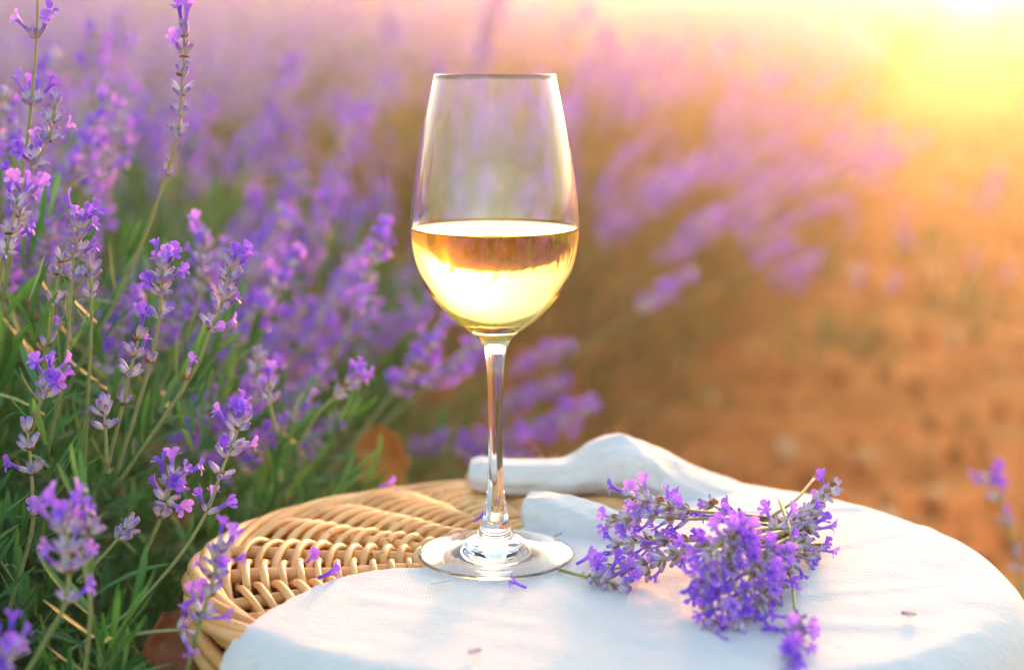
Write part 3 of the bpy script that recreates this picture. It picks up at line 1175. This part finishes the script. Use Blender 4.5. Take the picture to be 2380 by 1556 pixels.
def make_cloth():
    rg = random.Random(4)
    edge = np.array([tuple(p)[:2] for p in catmull([(a, b, 0) for a, b in CLOTH_EDGE], 160)])
    poly = np.vstack([edge, [(0.45, 0.95), (0.45, 0.30)]])
    step = 0.003
    xs = np.arange(-0.24, 0.40, step) 
    ys = np.arange(0.36, 0.92, step)
    X, Y = np.meshgrid(xs, ys)
    # point in polygon
    inside = np.zeros(X.shape, bool)
    n = len(poly)
    for i in range(n):
        x1, y1 = poly[i]; x2, y2 = poly[(i + 1) % n]
        cond = ((y1 > Y) != (y2 > Y)) & (X < (x2 - x1) * (Y - y1) / (y2 - y1 + 1e-12) + x1)
        inside ^= cond
    # distance to edge, snap
    fx, fy = X.ravel(), Y.ravel()
    d2 = np.full(fx.shape, 1e9); near_i = np.zeros(fx.shape, int)
    for i, (ex, ey) in enumerate(edge):
        d = (fx - ex) ** 2 + (fy - ey) ** 2
        m = d < d2
        d2[m] = d[m]; near_i[m] = i
    dist = np.sqrt(d2).reshape(X.shape)
    use = inside | (dist < step * 0.75)
    SX, SY = X.copy(), Y.copy()
    snap = (~inside) & use
    SX[snap] = edge[near_i.reshape(X.shape)[snap], 0]
    SY[snap] = edge[near_i.reshape(X.shape)[snap], 1]
    creases = [((0.10, 0.575), (0.20, 0.632), 0.0016, 0.010), ((0.06, 0.535), (0.20, 0.585), 0.0013, 0.011), ((0.115, 0.60), (0.215, 0.66), 0.0014, 0.010),
               ((0.075, 0.60), (0.105, 0.52), 0.0012, 0.009), ((-0.02, 0.575), (0.06, 0.56), 0.0009, 0.012), ((-0.05, 0.56), (0.02, 0.52), 0.0008, 0.012), ((0.02, 0.62), (0.10, 0.63), 0.0012, 0.012),
               ((0.055, 0.585), (0.085, 0.505), 0.0016, 0.004), ((0.115, 0.575), (0.205, 0.600), 0.0014, 0.0045), ((0.125, 0.625), (0.20, 0.675), 0.0014, 0.0045),
               ((0.05, 0.545), (0.165, 0.545), 0.0010, 0.005), ((-0.06, 0.575), (0.01, 0.545), 0.0009, 0.005), ((0.09, 0.69), (0.17, 0.70), 0.0014, 0.005), ((0.01, 0.60), (0.05, 0.53), 0.0008, 0.005)]
    idx = -np.ones(X.shape, int)
    V = []
    for j in range(X.shape[0]):
        for i in range(X.shape[1]):
            if not use[j, i]:
                continue
            px, py = SX[j, i], SY[j, i]
            x, y, z = cloth_world(px - BC.x, py - BC.y)
            h = 0
            for (a, b, amp, w) in creases:
                ax, ay = a; bx, by = b
                L2 = (bx - ax) ** 2 + (by - ay) ** 2
                t = ((px - ax) * (bx - ax) + (py - ay) * (by - ay)) / L2
                tt = min(1, max(0, t))
                dd = math.hypot(px - ax - tt * (bx - ax), py - ay - tt * (by - ay))
                h += 0.7 * amp * math.exp(-(dd / w) ** 2)
            h += 0.0006 * noise.noise(Vector((px * 22, py * 22, 1))) + 0.0006 * (0.3 - abs(noise.noise(Vector((px * 26 + py * 9, py * 48 - px * 14, 4))))) + 0.0003 * noise.noise(Vector((px * 90, py * 90, 7)))
            idx[j, i] = len(V)
            V.append((x, y, z + h))
    F = []
    for j in range(X.shape[0] - 1):
        for i in range(X.shape[1] - 1):
            q = (idx[j, i], idx[j, i + 1], idx[j + 1, i + 1], idx[j + 1, i])
            if min(q) >= 0:
                F.append([int(a) for a in q])
    # top and underside, stitched along the border, so that the sheet is closed
    nv = len(V)
    th = 0.0026
    from collections import Counter
    ec = Counter()
    for f in F:
        for a, b in zip(f, f[1:] + f[:1]):
            ec[(min(a, b), max(a, b))] += 1
    me0 = bpy.data.meshes.new('tmp')
    me0.from_pydata(V, [], F)
    me0.update()
    nr = np.zeros(nv * 3); me0.vertices.foreach_get('normal', nr); nr = nr.reshape(-1, 3)
    bpy.data.meshes.remove(me0)
    VB = np.array(V) - nr * th
    F2 = [[i + nv for i in f[::-1]] for f in F]
    FS = []
    for f in F:
        for a, b in zip(f, f[1:] + f[:1]):
            if ec[(min(a, b), max(a, b))] == 1:
                FS.append([b, a, a + nv, b + nv])
    allV = list(map(tuple, V)) + [tuple(p) for p in VB]
    allF = F + F2 + FS

    # rolled folds at the back: closed bodies that the remesh melts into the sheet
    def roll(pts, wid, hgt, sides=20):
        nonlocal allV, allF
        n = 44
        P = catmull(pts, n)
        W = [float(np.interp(i / n, np.linspace(0, 1, len(wid)), wid)) for i in range(n + 1)]
        H = [float(np.interp(i / n, np.linspace(0, 1, len(hgt)), hgt)) for i in range(n + 1)]
        b0 = len(allV)
        for i in range(n + 1):
            d = (P[min(i + 1, n)] - P[max(i - 1, 0)]).normalized()
            side = Vector((d.y, -d.x, 0)).normalized()
            e = (0.80, 0.95)[i] if i < 2 else 1
            for k in range(sides):
                a = 2 * math.pi * k / sides
                ca, sa = math.cos(a), math.sin(a)
                ca = math.copysign(abs(ca) ** 0.8, ca); sa = math.copysign(abs(sa) ** 0.85, sa)
                jit = 1 + 0.14 * noise.noise(Vector((i * 0.18, k * 0.6, W[0] * 900))) + 0.08 * noise.noise(Vector((i * 0.5, k * 1.1, 3))) + 0.05 * math.sin(k * 2.2 + i * 0.11)
                allV.append(tuple(P[i] + side * (ca * W[i] * e * jit) + Vector((0, 0, sa * H[i] * e * jit))))
        for i in range(n):
            for k in range(sides):
                l = (k + 1) % sides
                allF.append([b0 + i * sides + k, b0 + i * sides + l, b0 + (i + 1) * sides + l, b0 + (i + 1) * sides + k])
        allF.append([b0 + k for k in range(sides)][::-1])
        allF.append([b0 + n * sides + k for k in range(sides)])
    Z = CLOTH_Z
    roll([(-0.022, 0.738, Z + 0.007), (0.005, 0.737, Z + 0.006), (0.028, 0.736, Z + 0.0065), (0.044, 0.738, Z + 0.0115), (0.058, 0.739, Z + 0.0125), (0.075, 0.741, Z + 0.007), (0.096, 0.738, Z - 0.003), (0.125, 0.732, Z - 0.012)],
         [0.014, 0.014, 0.015, 0.020, 0.023, 0.025, 0.024, 0.02], [0.0085, 0.0085, 0.0090, 0.0125, 0.0135, 0.012, 0.010, 0.009])
    roll([(0.006, 0.684, Z + 0.0035), (0.022, 0.680, Z + 0.003), (0.040, 0.671, Z + 0.000), (0.060, 0.660, Z - 0.004), (0.085, 0.650, Z - 0.010)],
         [0.012, 0.014, 0.016, 0.017, 0.016], [0.009, 0.0095, 0.009, 0.0085, 0.008])
    me = bpy.data.meshes.new('linen_cloth')
    me.from_pydata(allV, [], allF)
    me.materials.append(M['linen'])
    o = link('linen_cloth', me)
    thing(o, 'off white linen cloth draped over the wicker lid with rolled folds behind the glass', 'cloth')
    rm = o.modifiers.new('remesh', 'REMESH')
    rm.mode = 'VOXEL'
    rm.voxel_size = 0.0013
    rm.use_smooth_shade = True
    sm = o.modifiers.new('smooth', 'SMOOTH')
    sm.factor = 0.5
    sm.iterations = 6
    return o
cloth = make_cloth()

def make_fuzz():
    rg = random.Random(91)
    mb = MB()
    Z = CLOTH_Z
    for _ in range(520):
        t = rg.random()
        x = -0.02 + 0.125 * t
        top = float(np.interp(x, [-0.022, 0.005, 0.028, 0.044, 0.058, 0.075, 0.105], [0.0150, 0.0142, 0.0150, 0.0235, 0.0250, 0.0185, 0.004]))
        off = rg.gauss(0, 0.006)
        p = Vector((x, 0.738 + off, Z + top - off * off * 14 - 0.0012))
        d = Vector((rg.uniform(-1, 1), rg.uniform(-0.6, 0.6), rg.uniform(0.1, 0.9))).normalized()
        L = rg.uniform(0.0012, 0.0032) if rg.random() < 0.95 else rg.uniform(0.005, 0.009)
        c = Vector((rg.uniform(-1, 1), rg.uniform(-1, 1), rg.uniform(-1, 1))) * L * 0.5
        tube(mb, [p, p + d * L * 0.5 + c * 0.4, p + d * L + c], [0.00009, 0.00008, 0.00005], 3, rg.random(), cap=False)
    o = link('loose_fibres', mb.mesh('loose_fibres', [M['linen']]), cloth)
    o['kind'] = 'stuff'
make_fuzz()

# ------------------------------------------------------------------ wine glass and wine
GX, GY = at(1152, 1297, 0.627).x, 0.627
GZ = CLOTH_Z + 0.0012
glass = empty('wine_glass', (GX, GY, GZ), 'clear long stemmed wine glass standing on the edge of the linen', 'wine glass')

def lathe(profile, seg=96, closed_axis=(False, False), flip=False):
    V, F = [], []
    for r, z in profile:
        for k in range(seg):
            a = 2 * math.pi * k / seg
            V.append((r * math.cos(a), r * math.sin(a), z))
    n = len(profile)
    for i in range(n - 1):
        for k in range(seg):
            l = (k + 1) % seg
            F.append([i * seg + k, i * seg + l, (i + 1) * seg + l, (i + 1) * seg + k])
    if closed_axis[0]:
        V.append((0, 0, profile[0][1])); c = len(V) - 1
        for k in range(seg):
            F.append([c, (k + 1) % seg, k])
    if closed_axis[1]:
        V.append((0, 0, profile[-1][1])); c = len(V) - 1
        b = (n - 1) * seg
        for k in range(seg):
            F.append([c, b + k, b + (k + 1) % seg])
    if flip:
        F = [f[::-1] for f in F]
    return V, F

def lathe_obj(name, parts, mats, parent, loc=None):
    V, F, mi = [], [], []
    for (v, f), m in parts:
        b = len(V)
        V += v
        F += [[i + b for i in q] for q in f]
        mi += [m] * len(f)
    me = bpy.data.meshes.new(name)
    me.from_pydata(V, [], F)
    for m in mats:
        me.materials.append(m)
    me.polygons.foreach_set('material_index', np.array(mi, np.int32))
    me.polygons.foreach_set('use_smooth', np.ones(len(F), bool))
    me.update()
    return link(name, me, parent, loc)

def smooth_profile(pts, n):
    return [(p.x, p.y) for p in catmull([(a, b, 0) for a, b in pts], n)]

def make_glass():
    # radii measured along the height above the foot
    z0 = GZ
    outer = [(0.0075, 0.4790), (0.0098, 0.4815), (0.0150, 0.4852), (0.0208, 0.4902), (0.0280, 0.4988), (0.0331, 0.5095), (0.0352, 0.5185), (0.03575, 0.5270), (0.0353, 0.5360), (0.0333, 0.5510), (0.0302, 0.5690), (0.0277, 0.5810), (0.0255, 0.5905)]
    outer = [(r, z - z0) for r, z in outer]
    bo = smooth_profile(outer, 60)
    wall = 0.0007
    rim = bo[-1]
    wine_z = 0.5272 - z0
    inner = [(max(r - wall - (0.0012 if i < 8 else 0), 0.0), z) for i, (r, z) in enumerate(bo)]
    inner = [(r, z) for r, z in inner if z > 0.4872 - z0]
    r0 = inner[0][0]
    bottom = [(r0 * t, 0.4862 - z0 + (inner[0][1] - 0.4862 + z0) * t ** 2.2) for t in (0.06, 0.25, 0.5, 0.75)]
    inner_full = bottom + inner
    lowr = [p for p in inner_full if p[1] < wine_z - 0.0006]
    upr = [p for p in inner_full if p[1] > wine_z + 0.0006]
    rw = float(np.interp(wine_z, [p[1] for p in inner_full], [p[0] for p in inner_full]))
    lip = [(rim[0] - 0.0001, rim[1] + 0.0003), (rim[0] - wall * 0.5, rim[1] + 0.00045), (rim[0] - wall + 0.0001, rim[1] + 0.0003)]
    bowl_prof = bo + lip + upr[::-1] + [(rw, wine_z)]
    lathe_obj('bowl', [(lathe(bowl_prof, 128), 0)], [M['glass']], glass)
    stem = [(0.0088, 0.3905), (0.0068, 0.3950), (0.0052, 0.4010), (0.0041, 0.4090), (0.0034, 0.4200), (0.0031, 0.4350), (0.0032, 0.4520), (0.0036, 0.4640), (0.0045, 0.4720), (0.0060, 0.4765), (0.0075, 0.4790)]
    stem = smooth_profile([(r, z - z0) for r, z in stem], 50)
    lathe_obj('stem', [(lathe(stem, 96), 0)], [M['glass']], glass)
    foot = [(0.0325, 0.0000), (0.0338, 0.0003), (0.0342, 0.0008), (0.0336, 0.0014), (0.0290, 0.0023), (0.0220, 0.0036), (0.0150, 0.0056), (0.0108, 0.0080), (0.0088, 0.3905 - z0)]
    foot = smooth_profile(foot, 50)
    under = [(0.0325, 0.0), (0.029, 0.0004), (0.020, 0.0012), (0.010, 0.0018)]
    lathe_obj('foot', [(lathe(foot, 128), 0), (lathe(under, 128, (False, True), flip=True), 0)], [M['glass']], glass)
    # white wine: walls touch the glass, level surface above
    wall_prof = [(p[0], p[1]) for p in lowr] + [(rw, wine_z)]
    surf = [(rw, wine_z), (rw - 0.0006, wine_z - 0.0005), (rw - 0.0016, wine_z - 0.00085), (rw - 0.004, wine_z - 0.001), (rw * 0.5, wine_z - 0.001)]
    w = lathe_obj('white_wine', [(lathe(wall_prof, 128, (True, False)), 1), (lathe(surf, 128, (False, True)), 0)], [M['wine_top'], M['wine_wall']], None, (GX, GY, GZ))
    thing(w, 'pale golden white wine filling the lower half of the glass bowl', 'wine')
make_glass()

# ------------------------------------------------------------------ lavender bunch on the cloth
bp = atz(1700, 1290, CLOTH_Z)
bunch = empty('lavender_bunch', (bp.x, bp.y, CLOTH_Z), 'cut bunch of violet lavender lying on the white linen', 'lavender bunch')
def pz(x, y, h):
    return atz(x, y, CLOTH_Z + 0.001 + h * 0.0008)

def head_whorls(path, t0, t1, gap, rg, nc=8, ratio=0.45):
    """whorls from t0 to t1 of the path every gap metres"""
    n = len(path)
    out, last = [], None
    for i in range(int(t0 * (n - 1)), n):
        if i / (n - 1) > t1:
            break
        if last is None or (path[i] - last).length > gap:
            k = max(3, int(nc * rg.uniform(0.7, 1.2)))
            nf = int(k * ratio * rg.uniform(0.4, 1.5))
            out.append((path[i], k - min(nf, k - 1), min(nf, k - 1), 44 if i < n * 0.9 else 25))
            last = path[i]
    return out

BUNCH = [  # path (x, y, height mm), head start along path, share of open flowers
    ([(1860, 1215, 8), (1740, 1205, 20), (1600, 1205, 26), (1500, 1200, 24), (1415, 1210, 15)], .50, .45),
    ([(1860, 1210, 9), (1720, 1195, 25), (1600, 1185, 32), (1520, 1165, 32), (1450, 1150, 30)], .52, .5),
    ([(1850, 1225, 9), (1760, 1215, 20), (1700, 1195, 26), (1640, 1165, 30)], .55, .45),
    ([(1860, 1230, 6), (1740, 1240, 16), (1620, 1255, 17), (1520, 1255, 14), (1440, 1265, 8)], .48, .5),
    ([(1840, 1240, 8), (1700, 1262, 14), (1580, 1290, 12), (1480, 1310, 8), (1410, 1325, 4)], .50, .3),
    ([(1840, 1250, 8), (1720, 1255, 22), (1620, 1270, 24), (1540, 1300, 15), (1490, 1330, 7)], .42, .35),
    ([(1860, 1240, 7), (1780, 1250, 26), (1710, 1270, 34), (1680, 1320, 26), (1650, 1390, 12), (1650, 1440, 5)], .36, .7),
    ([(1870, 1230, 8), (1790, 1240, 30), (1720, 1270, 30), (1700, 1340, 22), (1690, 1420, 9)], .40, .65),
    ([(1870, 1240, 8), (1810, 1260, 24), (1760, 1310, 24), (1730, 1380, 14), (1715, 1435, 6)], .36, .6),
    ([(1870, 1245, 8), (1830, 1280, 18), (1800, 1340, 14), (1770, 1400, 8), (1760, 1425, 5)], .34, .55),
    ([(1850, 1230, 10), (1760, 1230, 30), (1690, 1250, 40), (1650, 1290, 34), (1630, 1350, 18)], .34, .75),
    ([(1880, 1260, 6), (1840, 1300, 12), (1815, 1350, 8), (1800, 1385, 5)], .30, .5),
    ([(1700, 1260, 6), (1780, 1245, 14), (1840, 1215, 18), (1890, 1175, 20), (1935, 1135, 22)], .52, .25),
    ([(1720, 1270, 6), (1800, 1255, 12), (1850, 1235, 14), (1885, 1205, 13), (1900, 1180, 14)], .50, .3),
    ([(1720, 1280, 6), (1800, 1265, 12), (1860, 1260, 10), (1910, 1280, 5)], .52, .4),
    ([(1740, 1260, 8), (1790, 1235, 24), (1820, 1215, 22), (1850, 1210, 18), (1880, 1225, 14)], .35, .35),
    ([(1740, 1300, 8), (1790, 1290, 16), (1840, 1275, 12), (1870, 1290, 8)], .30, .35),
    ([(1820, 1210, 14), (1838, 1290, 9), (1846, 1400, 4), (1852, 1440, 4), (1842, 1525, 3)], .74, .8),
    ([(1300, 1322, 1), (1340, 1334, 2), (1390, 1345, 3), (1440, 1355, 3)], .55, .5),
]
def make_bunch():
    rg = random.Random(55)
    inv = Matrix.Translation(-Vector(bunch.location))
    for pts, t0, ratio in BUNCH[:-1]:
        path = catmull([pz(*p) for p in pts], 36)
        wh = head_whorls(path, t0, 1.0, 0.0066, rg, 7, ratio * 0.85)
        hero_stalk(bunch, inv, path, wh, rg, 0.0007, 0.78)
    # bare stems that stick out of the bunch
    for pts in ([(1720, 1250, 14), (1800, 1195, 18), (1850, 1160, 22), (1892, 1112, 24)], [(1812, 1160, 26), (1835, 1230, 24), (1842, 1290, 16), (1838, 1340, 9)],
                [(1600, 1275, 22), (1700, 1258, 24), (1780, 1247, 18)], [(1760, 1340, 18), (1800, 1290, 20), (1850, 1225, 16), (1880, 1185, 12)], [(1820, 1290, 10), (1870, 1268, 7), (1930, 1262, 4)]):
        path = catmull([pz(*p) for p in pts], 20)
        mb = MB()
        tube(mb, path, [0.0009 - 0.0003 * i / 20 for i in range(21)], 7, rg.random(), tt=[0.75] * 21)
        o = link('stem', mb.mesh('stem', [M['stem']]), bunch)
        o.matrix_local = inv
    pts, t0, ratio = BUNCH[-1]
    p0 = pz(1370, 1340, 0)
    stray = empty('lavender_sprig', (p0.x, p0.y, CLOTH_Z), 'loose small lavender sprig lying between the glass foot and the bunch', 'lavender sprig')
    path = catmull([pz(*p) for p in pts], 24)
    hero_stalk(stray, Matrix.Translation(-Vector(stray.location)), path, head_whorls(path, t0, 1.0, 0.006, rg, 7, ratio), rg, 0.0007, 0.9)
make_bunch()

# ------------------------------------------------------------------ fallen bits
def fallen_floret(x, y, h, label, yaw, mesh=0, s=1.0, calyx=False, pitch=75):
    p = pz(x, y, h)
    d = Vector((math.sin(yaw) * math.sin(R(pitch)), math.cos(yaw) * math.sin(R(pitch)), math.cos(R(pitch))))
    o = link('fallen_floret', FLORET_MESH[mesh], None, mat4=m4(frame(d, 0.4), p + Vector((0, 0, 0.001)), s))
    thing(o, label, 'flower', 'fallen flower bits')
def fallen_calyx(x, y, h, label, yaw, s=0.8):
    p = pz(x, y, h)
    d = Vector((math.sin(yaw), math.cos(yaw), 0.05))
    o = link('fallen_calyx', CALYX_MESH[5], None, mat4=m4(frame(d, 0.4), p + Vector((0, 0, 0.0012)), s))
    thing(o, label, 'seed husk', 'fallen husks')
fallen_floret(1345, 1312, 1, 'dark violet fallen floret just right of the glass foot', 1.0, 2)
fallen_floret(1218, 1368, 0, 'tiny violet fallen floret on linen in front of the glass foot', -1.2, 4, .8)
fallen_floret(745, 1345, -1, 'bright violet fallen floret on wicker beside the cloth edge', 1.2, 0, 1.0)
fallen_floret(716, 1308, -2, 'violet fallen floret wedged between wicker rods of the lid', 0.4, 7, .8)
fallen_floret(885, 1134, -1, 'pale lilac fallen floret on the far part of the wicker lid', 1.2, 5, .9)
fallen_floret(1104, 1213, -1, 'small violet fallen floret on wicker left of the glass stem base', 0.9, 9, .8)
fallen_calyx(1288, 1250, 2, 'tiny brown husk on the linen fold behind the glass foot', 0.9, .6)
fallen_calyx(1086, 1522, 0, 'grey brown husk lying on the linen near the front edge', 1.2, .75)
fallen_calyx(2130, 1433, 0, 'brown husk lying alone on the right side of the linen', -1.4, .8)
fallen_calyx(1353, 1342, 0, 'pale husk beside the end of the loose sprig', 0.2, .55)
_p = pz(1025, 1362, 0)
_lf = link('fallen_leaf', LEAF_MESH[9], None, mat4=m4(np.array([[0, 0.3, 0.95], [0.2, -0.95, 0.3], [0.98, 0.1, 0.02]]), _p - Vector((0.0045, 0, -0.001)), 0.28))
thing(_lf, 'small narrow green leaf bit on the linen left of the glass foot', 'leaf')

# dry leaves
def dry_leaf(name, loc, w, h, mat, normal, roll, label, cup=0.25, seed=0):
    rg = random.Random(seed)
    V, F, T = [], [], []
    n, m = 14, 8
    for i in range(n + 1):
        s = i / n
        half = w / 2 * math.sin(math.pi * (0.06 + 0.92 * s)) ** 0.55 * (1 + 0.10 * math.sin(s * 17 + seed))
        for j in range(m + 1):
            e = -1 + 2 * j / m
            V.append((e * half, (s - 0.5) * h, cup * w * (e * e * 0.5 + 0.15 * math.sin(s * 5 + seed)) + 0.03 * w * math.sin(e * 9 + s * 14)))
            T.append(s)
    for i in range(n):
        for j in range(m):
            a = i * (m + 1) + j
            F.append([a, a + 1, a + m + 2, a + m + 1])
    mb = MB()
    mb.add(V, F, T, 0.5)
    o = link(name, mb.mesh(name, [mat]), None, mat4=m4(frame(normal, roll), loc, 1.0))
    sol = o.modifiers.new('thickness', 'SOLIDIFY')
    sol.thickness = 0.0006
    thing(o, label, 'leaf')
    return o
dry_leaf('dry_leaf', at(885, 1072, 0.97), 0.036, 0.048, M['dry_yellow'], (0.1, -1, 0.35), 0.2, 'round yellow brown dry leaf behind the left rear rim of the basket', 0.3, 1)
dry_leaf('dry_leaf', at(445, 1525, 0.63), 0.040, 0.044, M['dry_brown'], (-0.35, -1, 0.45), 0.5, 'rust brown dry leaf leaning on the basket side below the lid', 0.35, 2)

# ------------------------------------------------------------------ haze
def make_haze():
    V = [(x, y, z) for x in (-60, 60) for y in (-16, 33) for z in (-1.6, 3.6)]
    F = [(0, 1, 3, 2), (4, 6, 7, 5), (0, 4, 5, 1), (2, 3, 7, 6), (0, 2, 6, 4), (1, 5, 7, 3)]
    me = bpy.data.meshes.new('haze')
    me.from_pydata(V, [], F)
    m, nt, out = new_mat('warm_air')
    pv = N(nt, 'ShaderNodeVolumePrincipled')
    pv.inputs['Color'].default_value = (1.0, 0.95, 0.9, 1)
    pv.inputs['Density'].default_value = HAZE_DENSITY
    pv.inputs['Anisotropy'].default_value = HAZE_G
    pv.inputs['Density Attribute'].default_value = ''
    pv.inputs['Temperature Attribute'].default_value = ''
    for k, v in (('homogeneous_volume', True), ('volume_sampling', 'DISTANCE')):
        try:
            setattr(m.cycles, k, v)
        except Exception:
            pass
    nt.links.new(pv.outputs[0], out.inputs['Volume'])
    me.materials.append(m)
    o = link('haze', me)
    o['kind'] = 'stuff'
    o['label'] = 'thin warm evening haze over the field'
make_haze()
